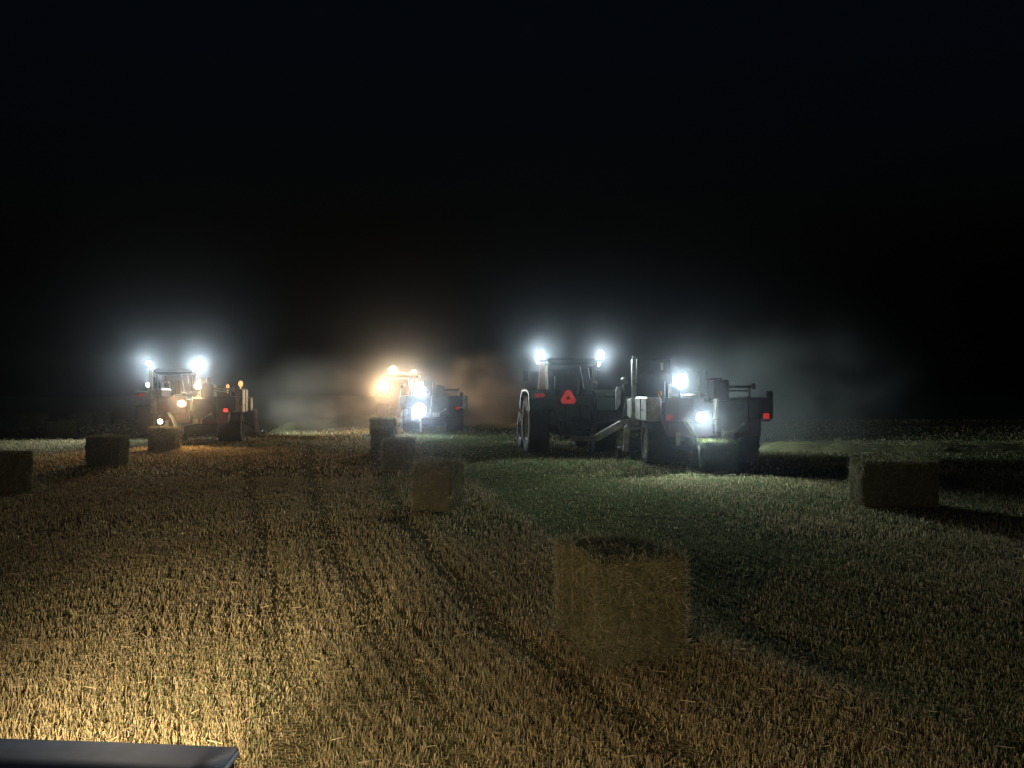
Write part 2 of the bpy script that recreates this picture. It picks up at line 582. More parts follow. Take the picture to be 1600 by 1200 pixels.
    m.build('hitch_bracket', M['grey'], b)
    m = MB()
    m.sphere((-1.88, 1.9, 2.52), .13, 8)
    m.tube([(-1.88, 1.9, 1.8), (-1.88, 1.9, 2.5)], .04, 8)
    m.build('air_filter', M['grey'], b)
    hx, hy, hz = hitch
    m = MB()                                                    # offset tongue
    m.beam((-1.3, 2.4, 1.18), (-1.9, 2.35, 1.12), .18, .24)
    m.beam((-1.8, 2.35, 1.16), (hx + .75, hy - .55, hz + .12), .17, .22)
    m.beam((hx + .80, hy - .60, hz + .12), (hx, hy, hz + .08), .14, .16)
    m.box(hx - .09, hx + .09, hy - .12, hy + .12, hz + .03, hz + .10, .01)
    m.build('tongue', M['steel'], b)
    m = MB()
    m.tube([(hx + .05, hy + .35, hz + .35), (-1.2, 2.3, 1.35)], .06, 10)
    m.build('drive_shaft', M['black'], b)
    for dz in (0, .07):
        m = MB()                                                # hoses sagging along the tongue
        pp = [Vector((hx, hy + .3, hz + .75)).lerp(Vector((-1.45, 2.3, 1.45)), k / 8) - Vector((0, 0, .22 * math.sin(math.pi * k / 8) + dz)) for k in range(9)]
        m.tube(pp, .020, 6)
        m.build('hydraulic_hose', M['black'], b)
    m = MB()
    m.tube([(hx + .60, hy - .30, hz + .2), (hx + .60, hy - .30, .10)], .045, 8)
    m.box(hx + .48, hx + .72, hy - .42, hy - .18, .06, .10)
    m.build('jack_stand', M['dark'], b)
    m = MB()                                                    # pickup with its guard and gauge wheel
    m.tube([(-1.72, 2.35, .42), (.6, 2.35, .42)], .22, 14)
    for k in range(24):
        x = -1.66 + k * .095
        for a in range(5):
            t_ = a * 1.256 + k * .3
            m.tube([(x, 2.35 + .2 * math.cos(t_), .42 + .2 * math.sin(t_)), (x, 2.35 + .37 * math.cos(t_), .42 + .37 * math.sin(t_))], .010, 4)
    m.build('pickup_reel', M['dark'], b)
    m = MB()
    m.prism([(2.0, .95), (2.35, .98), (2.8, .80), (2.82, .76), (2.35, .93), (2.0, .90)], 0, -1.75, .65)
    m.build('pickup_hood', M['steel'], b)
    m = MB()
    m.prism([(-1.98, .22), (-1.80, .22), (-1.74, .95), (-1.84, 1.10), (-1.94, 1.0)], 1, 1.60, 1.66)
    m.build('side_shield', M['white'], b)
    e = empty('gauge_wheel', (-2.14, 1.35, .21), 0, b)
    tyre_mb(.16, .21, .11, 12, 24).build('tyre', M['tyre'], e)
    rim_mb(.16, .11, -1).build('rim', M['steel'], e)
    m = MB()
    m.beam((-2.04, 1.35, .21), (-1.90, 1.75, .6), .04, .05)
    m.build('gauge_wheel_arm', M['dark'], b)
    # things on the roof of the machine
    for x in (-.04, .20):
        m = MB()
        m.tube([(x, -.4, 1.86), (x, -.4, 2.75)], .022, 8)
        m.build('guide_rod', M['white'], b)
    m = MB()
    m.box(.18, .62, -1.25, -.45, 1.94, 2.50, .03)
    m.box(.15, .50, -1.0, -.45, 2.51, 2.56, .01)
    m.build('knotter_box', M['grey'], b)
    m = MB()
    m.tube([(.60, -1.1, 2.30), (1.36, -1.1, 2.30)], .045, 10)
    m.tube([(1.33, -1.1, 2.31), (1.42, -1.1, 2.31)], .085, 12)
    m.beam((1.28, -1.1, 1.86), (1.24, -1.1, 2.26), .06, .06)
    m.beam((.55, -1.15, 2.18), (1.25, -1.15, 2.18), .05, .05)
    m.build('tension_cylinder', M['steel'], b)
    m = MB()
    m.tube([(-.85, -1.7, 2.05), (-.55, -1.7, 2.07), (-.45, -1.7, 2.16), (-.3, -1.7, 2.08), (-.15, -1.7, 2.10)], .025, 6)
    m.tube([(-.15, -1.7, 1.86), (-.15, -1.7, 2.22)], .03, 6)
    m.tube([(-.86, -1.7, 1.86), (-.86, -1.7, 2.10)], .025, 6)
    m.build('hose_rail', M['steel'], b)
    m = MB()
    m.box(-1.06, -.98, -.95, -.85, 1.86, 2.38, .01)
    m.tube([(-1.16, -.9, 1.86), (-1.16, -.9, 2.45)], .018, 6)
    m.build('pump_cylinder', M['white'], b)
    # bale chute at the back
    m = MB()
    pts = [(-.92, 1.34), (-.78, 1.14), (-.68, .92), (-.62, .66)]
    for (x0, z0), (x1, z1) in zip(pts, pts[1:]):
        m.hexa([(x0, -2.55, z0), (x0 + .03, -2.55, z0), (x0 + .03, -2.05, z0), (x0, -2.05, z0),
                (x1, -2.62, z1), (x1 + .03, -2.62, z1), (x1 + .03, -2.05, z1), (x1, -2.05, z1)])
    m.tube([(-.60, -2.6, .70), (-.57, -2.75, .12)], .05, 8)
    m.build('chute_guard', M['white'], b)
    m = MB()
    m.box(-1.10, -.97, -2.03, -2.013, .66, 1.02, .003)
    m.build('mud_flap', M['white'], b)
    m = MB()
    for x in (.08, .21, .34):
        m.box(x - .05, x + .05, -2.50, -2.44, .88, 1.08, .01)
        m.tube([(x, -2.47, 1.06), (x, -2.47, 1.13)], .025, 6)
    m.tube([(.36, -2.46, 1.05), (.70, -2.30, 1.28)], .025, 8)
    m.sphere((.70, -2.30, 1.28), .055, 6)
    m.tube([(-.10, -2.40, 1.42), (-.10, -2.40, .95)], .022, 6)
    m.beam((.21, -2.44, 1.0), (.21, -2.20, 1.10), .06, .06)
    m.beam((-.10, -2.40, 1.30), (-.10, -2.2, 1.30), .04, .04)
    m.build('bale_sensor', M['white'], b)
    for (p, d, r, lens, en, col, sz) in lamps:
        lamp(b, p, d, r, M[lens], en, col, sz)
        if p[2] > 2.0:
            m = MB()
            m.tube([(p[0], p[1] + .12, 1.86), (p[0], p[1] + .12, p[2])], .025, 8)
            m.build('lamp_pole', M['dark'], b)
        else:
            m = MB()
            m.beam((p[0], p[1] + .05, p[2]), (p[0], -1.95, p[2]), .05, .05)
            m.build('lamp_arm', M['dark'], b)
    for (p, r, mt) in beacons:
        m = MB()
        m.sphere(p, r, 8, 1.3)
        m.tube([(p[0], p[1], p[2] - .3), (p[0], p[1], p[2] - r)], .025, 8)
        m.build('beacon', M[mt], b)
    return b


# ---------------------------------------------------------------- straw quads
STRAW_COLS = np.array([(.50, .41, .24), (.58, .49, .30), (.42, .34, .19), (.36, .33, .18), (.47, .35, .23), (.28, .23, .14)])
GREEN_COLS = np.array([(.125, .160, .070), (.165, .190, .090), (.095, .120, .055)])


def quads_mesh(name, base, tip, width, side, colours, extra=None, materials=()):
    """thin tapered blades from base to tip; all arrays (n,3); colours (n,3)"""
    n = len(base)
    s = side * (width * .5)[:, None]
    V = np.empty((n, 4, 3), np.float32)
    V[:, 0], V[:, 1], V[:, 2], V[:, 3] = base - s, base + s, tip + s * .75, tip - s * .75
    V = V.reshape(-1, 3)
    ev, ef, ec = extra if extra else (np.zeros((0, 3), np.float32), np.zeros((0, 4), np.int32), np.zeros((0, 3)))
    nv = len(ev)
    F4 = np.concatenate([ef, (np.arange(n * 4, dtype=np.int32) + nv).reshape(-1, 4)]).astype(np.int32)
    me = bpy.data.meshes.new(name)
    me.vertices.add(nv + n * 4)
    me.vertices.foreach_set('co', np.concatenate([ev, V]).astype(np.float32).ravel())
    me.loops.add(len(F4) * 4)
    me.loops.foreach_set('vertex_index', F4.ravel())
    me.polygons.add(len(F4))
    me.polygons.foreach_set('loop_start', np.arange(len(F4), dtype=np.int32) * 4)
    me.polygons.foreach_set('loop_total', np.full(len(F4), 4, np.int32))
    at = me.color_attributes.new('tint', 'FLOAT_COLOR', 'POINT')
    C = np.ones((nv + n * 4, 4), np.float32)
    C[:nv, :3] = ec
    C[nv:, :3] = np.repeat(colours, 4, axis=0)
    at.data.foreach_set('color', C.ravel())
    me.update(calc_edges=True)
    for m_ in materials: me.materials.append(m_)
    return me


def unit(a):
    return a / np.maximum(1e-9, np.linalg.norm(a, axis=1, keepdims=True))


def fbm(x, y, s, seed=0):
    return np.array([mnoise.fractal(Vector((a * s + seed, b * s - seed, seed * .37)), 1.0, 2.0, 4) for a, b in zip(x, y)])


# ---------------------------------------------------------------- hay bales
def bale_mesh(name, L, W, H, straws, seed, green=0.25, tone=1.0):
    r = np.random.default_rng(seed)
    ev, ef, ec = [], [], []
    res = .035 if straws > 4000 else .07
    half = np.array((L / 2, W / 2, H / 2))

    def shape(p):
        q = Vector(p)
        k = np.array(p) / half
        rr = .06
        inner = np.clip(np.array(p), -(half - rr), half - rr)
        d = np.array(p) - inner
        ln = np.linalg.norm(d)
        out = inner + (d / ln * rr if ln > 1e-6 else d)
        n = d / ln if ln > 1e-6 else np.array((0, 0, 1.))
        flake = math.sin(p[0] / .105 * math.pi + 1.3 * mnoise.noise(q * 2 + Vector((seed, 0, 0)))) ** 2
        disp = .030 * mnoise.fractal(q * 3.0 + Vector((seed * 3.1, 0, 0)), 1, 2, 4) + .022 * mnoise.noise(q * 14 + Vector((0, seed, 0))) - .014 * flake * (1 - abs(k[0]) ** 8)
        out = out + n * disp
        bow = .03 * math.cos(p[2] / H * math.pi)                 # sides belly out between the strings
        out[0] += np.sign(p[0]) * bow * abs(k[0]) ** 4 * .6
        out[2] += .025 * mnoise.noise(Vector((p[0] * 1.7, p[1] * 1.7, seed))) * (1 if p[2] > 0 else 0)
        return out

    def face(o, u, v):
        nu, nv = max(4, int(np.linalg.norm(u) / res)), max(4, int(np.linalg.norm(v) / res))
        b0 = len(ev)
        for i in range(nu + 1):
            for j in range(nv + 1):
                p = np.array(o) + np.array(u) * i / nu + np.array(v) * j / nv
                ev.append(shape(p))
                t = .5 + .5 * mnoise.noise(Vector(p) * 9)
                ec.append(np.array((.125, .108, .058)) * (1 - t) + np.array((.24, .21, .12)) * t)
        for i in range(nu):
            for j in range(nv):
                a = b0 + i * (nv + 1) + j
                ef.append((a, a + nv + 1, a + nv + 2, a + 1))

    x, y, z = half
    face((-x, -y, -z), (L, 0, 0), (0, 0, H))
    face((x, y, -z), (-L, 0, 0), (0, 0, H))
    face((x, -y, -z), (0, W, 0), (0, 0, H))
    face((-x, y, -z), (0, -W, 0), (0, 0, H))
    face((-x, -y, z), (L, 0, 0), (0, W, 0))
    face((-x, y, -z), (L, 0, 0), (0, -W, 0))
    # loose straws lying on every face but the bottom
    area = np.array([L * H, L * H, W * H, W * H, L * W])
    fi = r.choice(5, straws, p=area / area.sum())
    a, b = r.uniform(-1, 1, straws), r.uniform(-1, 1, straws)
    edge = r.random(straws) < .22
    b = np.where(edge & (fi < 4), np.sign(b) * (1 - .06 * r.random(straws)), b)
    c = np.zeros((straws, 3)); nrm = np.zeros((straws, 3))
    for f, (ax, sg) in enumerate(((1, -1), (1, 1), (0, 1), (0, -1), (2, 1))):
        k = fi == f
        o1, o2 = [q for q in range(3) if q != ax]
        c[k, ax] = sg * (half[ax] - .004)
        c[k, o1] = a[k] * (half[o1] - .02)
        c[k, o2] = b[k] * (half[o2] - .02)
        nrm[k, ax] = sg
    d = r.normal(size=(straws, 3))
    flat = (d * (1 - .72 * np.abs(nrm)))
    flat[:, 2] *= np.where(fi < 2, 1.4, .8)
    d = unit(flat)
    out = np.abs(r.normal(0, .19, straws))[:, None] * nrm
    ln = r.uniform(.06, .20, straws) * (1 if straws > 4000 else 1.3)
    fr = (r.random(straws) < .07) & (fi < 4)
    c[fr, 2] = -half[2] + r.uniform(.0, .05, fr.sum())
    out[fr] += nrm[fr] * r.uniform(.4, 1.6, (fr.sum(), 1))
    d[fr, 2] = np.abs(d[fr, 2]) * .3
    d = unit(d + out)
    base = c - d * (ln * .4)[:, None]
    tip = base + d * ln[:, None] + nrm * (.02 * r.random(straws))[:, None]
    base = base + nrm * .006
    wd = r.uniform(.0022, .0050, straws) * (1 if straws > 4000 else 2.2)
    side = unit(np.cross(d, nrm + .5 * r.normal(size=(straws, 3))))
    gm = r.random(straws) < green
    col = np.where(gm[:, None], np.array((.22, .22, .085)) * r.uniform(.7, 1.2, (straws, 1)), STRAW_COLS[r.integers(0, 6, straws)] * r.uniform(.6, 1.05, (straws, 1)))
    tn = np.array((.90, .97, 1.05)) if tone == 1 else np.array((.62, .80, .62)) * tone
    return quads_mesh(name, base, tip, wd, side, col * tn, (np.array(ev, np.float32), np.array(ef, np.int32), np.array(ec) * tn), (M['straw'],))


def place_bale(mesh, H, x, y, rz, label, group='hay bales dropped across the field', z=0.0, tilt=0.0):
    o = bpy.data.objects.new('hay_bale', mesh)
    COL.objects.link(o)
    o.location = (x, y, H / 2 - .015 + z)
    o.rotation_euler = (tilt, 0, R(rz))
    tag(o, label, 'hay bale', group)
    return o


near_m = bale_mesh('hay_bale', .98, .70, .82, 30000, 3)
mid_m = bale_mesh('hay_bale', 1.35, .70, .86, 3200, 11)
mid2_m = bale_mesh('hay_bale', .95, .70, .86, 2600, 17)
far_m = bale_mesh('hay_bale', 1.30, .70, .86, 700, 23)
drop_m = bale_mesh('hay_bale', .95, .95, .84, 3200, 31, .45, .62)

nb = place_bale(near_m, .82, .88, 6.38, 107, 'large shaggy hay bale nearest the camera, corner towards the viewer')
for off in (-.36, -.12, .12, .36):
    m = MB()
    w_, h_ = .362, .422
    m.tube([(off, -w_, -h_), (off + .01, -w_, h_ * .2), (off, -w_, h_), (off, 0, h_ + .01), (off, w_, h_), (off - .01, w_, 0), (off, w_, -h_), (off, -w_, -h_)], .004, 5)
    m.build('twine', M['twine'], nb)
place_bale(mid_m, .86, 7.14, 14.4, -3, 'dark backlit bale alone on the grass right of the balers')
place_bale(mid2_m, .86, -1.33, 14.1, 78, 'faint bale second nearest in the curving row, on the stubble')
place_bale(mid2_m, .86, -3.12, 21.2, 84, 'bale overlapping the taller looking one in the curving row')
place_bale(mid2_m, .86, -4.75, 28.3, 86, 'upright looking bale farthest back in the near curving row')
place_bale(mid2_m, .86, -11.9, 22.6, 2, 'square bale standing dark in front of the lit strip of stubble at left')
place_bale(mid2_m, .86, -10.85, 16.3, 4, 'bale cut off by the left edge of the photograph')
place_bale(mid2_m, .86, -12.95, 28.6, 8, 'bale just behind the red baler under its warm lamps')
place_bale(drop_m, .84, 5.52, 20.78, 3, 'freshly made bale leaving the chute of the right hand baler')
place_bale(mid_m, .86, -6.6, 39.5, 4, 'hazy bale in front of the middle tractor with the glaring lamps')
for (px, py, rz, lab) in ((97, 684, 20, 'dim bale beyond the left strip, with one pale lit end'),
                          (160, 664, 4, 'very dim distant bale left of the red baler'),
                          (130, 667, 12, 'very dim distant bale just right of the pale ended bale'),
                          (18, 672, 0, 'almost black distant bale at the far left edge'),
                          (55, 668, 8, 'almost black distant bale beyond the left strip')):
    p = G(px, py)
    place_bale(far_m, .86, p.x, p.y, rz, lab)

# ---------------------------------------------------------------- windrows of cut hay
def windrow(pts, width, height, label, straws, seed, green=.5):
    r = np.random.default_rng(seed)
    pts = [Vector((p[0], p[1], 0)) for p in pts]
    seg = []
    for a, b in zip(pts, pts[1:]):
        n = max(2, int((b - a).length / .25))
        seg += [a.lerp(b, k / n) for k in range(n)]
    seg.append(pts[-1])
    ev, ef, ec = [], [], []
    K = 9
    for i, p in enumerate(seg):
        d = (seg[min(i + 1, len(seg) - 1)] - seg[max(0, i - 1)]).normalized()
        s = Vector((-d.y, d.x, 0))
        endf = min(1, (min(i, len(seg) - 1 - i) + .15) / 3)
        hh = height * endf * (1 + .9 * mnoise.noise(Vector((p.x * .9, p.y * .9, seed))))
        ww = width * (1 + .35 * mnoise.noise(Vector((p.x * .7, p.y * .7, seed + 5))))
        for k in range(K):
            t = k / (K - 1) * 2 - 1
            q = p + s * t * ww / 2
            z = max(0, hh * (1 - t * t)) + .05 * mnoise.noise(Vector((q.x * 4, q.y * 4, seed))) * (1 - t * t)
            ev.append((q.x, q.y, z - .01))
            c = .5 + .5 * mnoise.noise(Vector((q.x * 3, q.y * 3, 4)))
            ec.append(np.array((.18, .19, .08)) * (1 - c) + np.array((.38, .36, .18)) * c)
    for i in range(len(seg) - 1):
        for k in range(K - 1):
            a = i * K + k
            ef.append((a, a + 1, a + K + 1, a + K))
    ev = np.array(ev, np.float32)
    idx = r.integers(0, len(ev), straws)
    base = ev[idx] + r.normal(0, .07, (straws, 3)) * (1, 1, .25)
    d = unit(r.normal(size=(straws, 3)) * (1, 1, .45))
    ln = r.uniform(.12, .35, straws)
    tip = base + d * ln[:, None]
    base[:, 2] = np.maximum(base[:, 2], 0); tip[:, 2] = np.maximum(tip[:, 2], 0.01)
    side = unit(np.cross(d, r.normal(size=(straws, 3))))
    gm = r.random(straws) < green
    col = np.where(gm[:, None], np.array((.26, .29, .12)) * r.uniform(.7, 1.3, (straws, 1)), STRAW_COLS[r.integers(0, 6, straws)] * r.uniform(.6, 1.1, (straws, 1)))
    me = quads_mesh('hay_windrow', base, tip, r.uniform(.008, .02, straws), side, col, (ev, np.array(ef, np.int32), np.array(ec)), (M['straw'],))
    o = bpy.data.objects.new('hay_windrow', me)
    COL.objects.link(o)
    tag(o, label, 'windrow', 'windrows of cut hay waiting for the balers')
    return o


windrow([(9.0, 28.4), (11.5, 27.9), (15, 28.0), (22, 28.8), (36, 30)], 1.5, .30, 'low windrow of pale hay running past the lone bale at right', 5200, 2)
windrow([(-13.2, 42), (-12.2, 45), (-10.6, 50), (-9.5, 62)], 1.2, .40, 'green tinted windrow arching up just right of the red baler', 2600, 5, .8)
windrow([(-11.0, 50), (-9.2, 52), (-7.8, 58), (-7.2, 70)], 1.7, .60, 'straw coloured windrow in the dust left of the middle tractor', 2600, 8, .2)
windrow([(-2.4, 47), (-.2, 47.5), (2.6, 49), (6, 51)], 1.2, .25, 'thin bright windrow between the middle baler and the green tractor', 2200, 9, .5)

# ---------------------------------------------------------------- the three outfits
rear = (0, -1, -.30)
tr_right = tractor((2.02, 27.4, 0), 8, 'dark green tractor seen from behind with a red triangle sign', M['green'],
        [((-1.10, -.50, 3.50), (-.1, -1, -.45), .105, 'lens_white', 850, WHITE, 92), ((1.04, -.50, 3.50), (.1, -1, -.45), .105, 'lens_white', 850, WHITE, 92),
         ((1.02, -.20, 3.16), (1, .02, -.20), .08, 'lens_white', 3800, WHITE, 56)],  # added side lamp, unseen, to light the right windrow and dust
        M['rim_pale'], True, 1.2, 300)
baler((5.6, 23.3, 0), 1, 'maroon and white baler at right, a lamp on a pole above its chute', M['maroon'], M['maroon'], (-3.55, 2.70, .50),
      [((-.80, -1.35, 2.53), (-.2, -1, -.55), .15, 'lens_white', 950, WHITE, 104), ((-.42, -2.22, 1.45), (-.15, -1, -.50), .15, 'lens_white', 800, WHITE, 104)],
      [(-1.28, 1.44, 'tail_dim'), (1.41, 1.48, 'tail')], 2.0, True, M['rim_pale'],
      beacons=[((-1.25, -.6, 2.10), .07, 'orange')])

tractor((-16.7, 38.2, 0), 12, 'dark tractor at far left under two white roof lamps', M['dark'],
        [((-1.15, -.50, 3.58), (-.1, -1, -.38), .13, 'lens_white', 1100, WHITE, 96), ((1.12, -.50, 3.58), (.1, -1, -.38), .17, 'lens_white', 1500, WHITE, 96),
         ((1.12, -.20, 3.16), (1, .30, -.12), .08, 'lens_white', 5000, WHITE, 84),  # side lamp added out of sight to light the windrows and dust
         ((-1.05, -1.12, 2.52), (-.85, -1, -.32), .13, 'lens_small', 2200, WHITE, 92)],
        M['rim_pale'], False, 1.3, 250)
baler((-13.35, 33.2, 0), 12, 'dark red baler at left with two warm lamps and white twine boxes', M['red'], M['red'], (-2.15, 3.85, .50),
      [((.12, -1.9, 2.40), (0, -1, -.55), .16, 'lens_warm', 480, AMB, 112), ((-.42, -2.24, 1.70), (0, -1, -.55), .18, 'lens_warm', 700, AMB, 112),
       ((-1.25, -2.15, .98), (0, -1, -.2), .10, 'lens_head', 15, WARM, 140)],
      [(1.22, 1.42, 'tail_bright')], 2.30, False, M['rim_white'], right_guard=True,
      beacons=[((1.62, -.6, 2.52), .10, 'amber'), ((.95, .4, 2.42), .07, 'amber')])

tractor((-6.75, 47.6, 0), 5, 'tractor in the middle lost in the glare of three warm lamps', M['dark'],
        [((-.58, -.62, 3.50), (.05, -1, -.55), .34, 'lens_warm', 1500, WARM, 104), ((.66, -.62, 3.45), (.1, -1, -.55), .16, 'lens_warm', 900, WARM, 104),
         ((-1.12, -1.18, 2.62), (0, -1, -.2), .32, 'lens_warm', 1150, WARM, 104),
         ((1.02, -.20, 3.16), (1, .25, -.08), .08, 'lens_warm', 1500, WARM, 90)],  # extra unseen side lamp, put in to light the brown dust
        M['rim_pale'], False, 1.2, 900, WARM)
baler((-4.35, 42.6, 0), 4, 'hazy baler in the middle with two glaring white lamps', M['dark'], M['grey'], (-2.15, 3.70, .50),
      [((-.72, -1.6, 2.42), (0, -1, -.55), .22, 'lens_white', 850, WHITE, 112), ((-.68, -2.24, 1.22), (.05, -1, -.12), .38, 'lens_white', 1350, (.70, .85, 1.0), 110)],
      [(1.30, 1.33, 'tail')], 2.0, False, M['rim_white'],
      beacons=[((-.85, .2, 2.62), .12, 'amber')])

# ---------------------------------------------------------------- vehicle the photograph is taken from
hv = empty('farm_truck', (-1.42, 0.9, 0))
tag(hv, 'slate blue bonnet corner of the vehicle at the bottom left of the view', 'truck')
m = MB()
ny, nx = 14, 18
vs, fs = [], []
for i in range(ny + 1):
    for j in range(nx + 1):
        u, v = j / nx, i / ny
        x = -.72 + 1.44 * u
        yf = 1.12 - .055 * (u - .0)
        y = -.8 + (yf + .8) * v
        z = 1.195 + .012 * math.sin(u * math.pi)
        vs.append((x, y, z))
for i in range(ny):
    for j in range(nx):
        a = i * (nx + 1) + j
        fs.append((a, a + 1, a + nx + 2, a + nx + 1))
m.add(vs, fs, True)
bo = m.build('bonnet', M['hood'], hv)
sm = bo.modifiers.new('thickness', 'SOLIDIFY'); sm.thickness = .02; sm.offset = -1
m = MB()
m.prism([(-.8, .45), (1.02, .45), (1.06, .8), (1.05, 1.168), (-.8, 1.172)], 0, .676, .714)
m.prism([(-.8, .45), (1.08, .45), (1.10, .8), (1.10, 1.168), (-.8, 1.172)], 0, -.714, -.676)
m.box(-.676, .676, .96, 1.03, .45, 1.165, .01)
m.build('bonnet_side', M['hood'], hv)
m = MB()
m.tube([(.722, -.8, 1.185), (.722, .2, 1.187), (.722, 1.05, 1.186)], .007, 8)
m.build('bonnet_trim', M['hood_lip'], hv)
m = MB()
for k in range(7):
    m.box(-.35, .35, 1.03, 1.045, .52 + .085 * k, .56 + .085 * k)
m.build('grille', M['black'], hv)
m = MB()
m.box(-.74, .74, .98, 1.14, .28, .43, .03)
m.build('bumper', M['dark'], hv)
for s in (-1, 1):
    wheel(hv, (s * .62, .1, .38), .26, .38, .22, s, M['rim_white'], 24)
HEAD = (1.0, .80, .50)
for s in (-1, 1):
    h = lamp(hv, (s * .53, 1.06, .84), (0, 1, -.06), .11, M['lens_head'], 0, name='headlight')
spot('headlamp_beam', (.53, 1.18, .86), (.50, 1, -.52), 225, HEAD, 134, .9, .05, hv)
spot('headlamp_beam', (-.53, 1.18, .86), (-.50, 1, -.20), 380, HEAD, 132, 1.0, .05, hv)
spot('headlamp_beam', (-.53, 1.18, .83), (-.16, 1, -.30), 1500, HEAD, 48, 1.0, .05, hv)

# ---------------------------------------------------------------- stubble field
LINE = ((0, 4.2), (2.5, 3.2), (5.3, 2.25), (5.86, 1.95), (6.46, 1.65), (10.5, .55), (20.2, -1.5), (45, -6.5), (80, -14))


def gh(x, y):
    """height of the field: a low border ridge beside the row of bales, gentle swells elsewhere"""
    x, y = np.asarray(x, float), np.asarray(y, float)
    v = x - np.interp(y, [a for a, _ in LINE], [b for _, b in LINE])
    k = np.clip((46 - y) / 12, 0, 1) * np.clip((y - 4.7) / 1.3, 0, 1)
    ridge = .065 * np.exp(-((v + .15) / .38) ** 2) - .05 * np.exp(-((v - .9) / .8) ** 2)
    return k * (ridge + .014 * np.sin(x * 1.7 + 1.3 * np.sin(y * .6)) * np.sin(y * 1.1 + .8 * np.sin(x * .9)))


TRK1 = ((2, 1.9), (4.2, 1.15), (5.3, .57), (7.3, -.24), (11.7, -1.56), (24, -4.2), (60, -11))
TRK2 = ((2, .55), (4.2, -.2), (6.07, -.91), (10.7, -2.5), (21.9, -5.8), (60, -16))
TRK3 = ((2, -.6), (4.2, -1.2), (6.5, -1.9), (11, -3.6), (22, -7.6), (60, -20))


def trk(y, T):
    return np.interp(y, [a for a, _ in T], [b for _, b in T])


def scatter(y0, y1, dens, spread=1.42):
    A = (y1 - y0) * ((y0 + y1) * .5 * spread + 1.5)
    n = int(A * dens)
    y = np.sqrt(rng.uniform(y0 ** 2, y1 ** 2, n))
    x = rng.uniform(-.5, .5, n) * (y * spread + 1.5)
    return x, y


def in_boxes(x, y):
    k = np.zeros(len(x), bool)
    for o in COL.objects:
        if o.name.startswith('hay_bale') and o.location.y < 24:
            c, s = math.cos(-o.rotation_euler.z), math.sin(-o.rotation_euler.z)
            dx, dy = x - o.location.x, y - o.location.y
            bx = [v[:] for v in o.bound_box]
            hx = max(abs(q[0]) for q in bx) - .10
            hy = max(abs(q[1]) for q in bx) - .10
            k |= (np.abs(c * dx - s * dy) < hx) & (np.abs(s * dx + c * dy) < hy)
    return k


B, T, W_, S_, C_ = [], [], [], [], []
for (y0, y1, dens, wd, hh) in ((3.2, 6.5, 6200, .0049, .060), (6.5, 11, 2700, .0070, .064), (11, 19, 900, .0115, .068), (19, 34, 130, .028, .075), (34, 62, 14, .06, .09)):
    x, y = scatter(y0, y1, dens)
    # rows follow the field's curve
    u = x - trk(y, TRK1)
    rs = .15
    near = y < 11
    u = np.where(near, np.round(u / rs) * rs + rng.normal(0, .040, len(u)), u)
    x = u + trk(y, TRK1)
    nz = fbm(x, y, .55, 3) if len(x) < 60000 else np.interp(rng.random(len(x)), [0, 1], [-.5, .5]) * 0 + np.array([mnoise.noise(Vector((a * .9, b * .9, 3))) + .6 * mnoise.noise(Vector((a * 2.7, b * 2.7, 8))) for a, b in zip(x, y)])
    keep = rng.random(len(x)) < np.clip(.85 + .70 * nz, .30, 1)
    v = x - trk(y, LINE)
    u2 = x - trk(y, TRK1)
    swath = np.clip(v / .5, 0, 1) * np.clip((4.5 - v) / 2, 0, 1)
    keep &= rng.random(len(x)) > .15 * swath
    keep &= rng.random(len(x)) > .42 * (.5 + .5 * np.cos(u2 * 2 * math.pi / .78 + .4 * np.sin(y))) ** 2
    hfac = np.ones(len(x)) * (1 - .32 * swath)
    for TT, w in ((TRK1, .20), (TRK2, .19), (TRK3, .19)):
        d = np.abs(x - trk(y, TT) + .05 * np.sin(y * 2.1))
        t = np.exp(-(d / w) ** 2)
        keep &= rng.random(len(x)) > .66 * t
        hfac *= 1 - .55 * t
    keep &= ~in_boxes(x, y)
    keep &= ~((x < -.62) & (y < 2.3))
    swath = swath[keep]
    x, y, nz, hfac = x[keep], y[keep], nz[keep], hfac[keep]
    n = len(x)
    # green regrowth: little in the left stubble, more towards the balers
    gz = np.array([mnoise.noise(Vector((a * .45, b * .45, 21))) for a, b in zip(x, y)])
    gf = np.clip(.05 + .50 / (1 + np.exp(-((x + .16 * y) - .5) * 1.1)) * np.clip((y - 6) / 8, 0, 1) + .30 * gz + .55 * swath, .02, .88)
    gm = rng.random(n) < gf
    gz0 = gh(x, y)
    base = np.stack([x, y, np.zeros(n) - .005], 1)
    lean = rng.normal(0, .22, (n, 2))
    lie = rng.random(n) < .10
    lean[lie] = rng.normal(0, 1.6, (lie.sum(), 2))
    d = unit(np.concatenate([lean, np.ones((n, 1))], 1))
    d[lie, 2] = np.abs(d[lie, 2]) * .3
    h = hh * rng.uniform(.45, 1.25, n) * hfac * np.where(gm, .8, 1)
    h[lie] *= 1.7
    base[lie, 2] = rng.uniform(.01, .07, lie.sum())
    tip = base + d * h[:, None]
    tip[:, 2] = np.maximum(tip[:, 2], .01)
    base[:, 2] += gz0; tip[:, 2] += gz0
    ang = rng.uniform(-1, 1, n) * 1.0
    side = np.stack([np.cos(ang), np.sin(ang), np.zeros(n)], 1)
    side[lie] = unit(np.cross(d[lie], np.array((0, 0, 1.)) + rng.normal(0, .5, (lie.sum(), 3))))
    col = np.where(gm[:, None], GREEN_COLS[rng.integers(0, 3, n)] * rng.uniform(.7, 1.3, (n, 1)), STRAW_COLS[rng.integers(0, 6, n)] * rng.uniform(.6, 1.15, (n, 1)))
    B.append(base); T.append(tip); W_.append(wd * rng.uniform(.6, 1.4, n) * np.where(gm, 1.3, 1)); S_.append(side); C_.append(col)
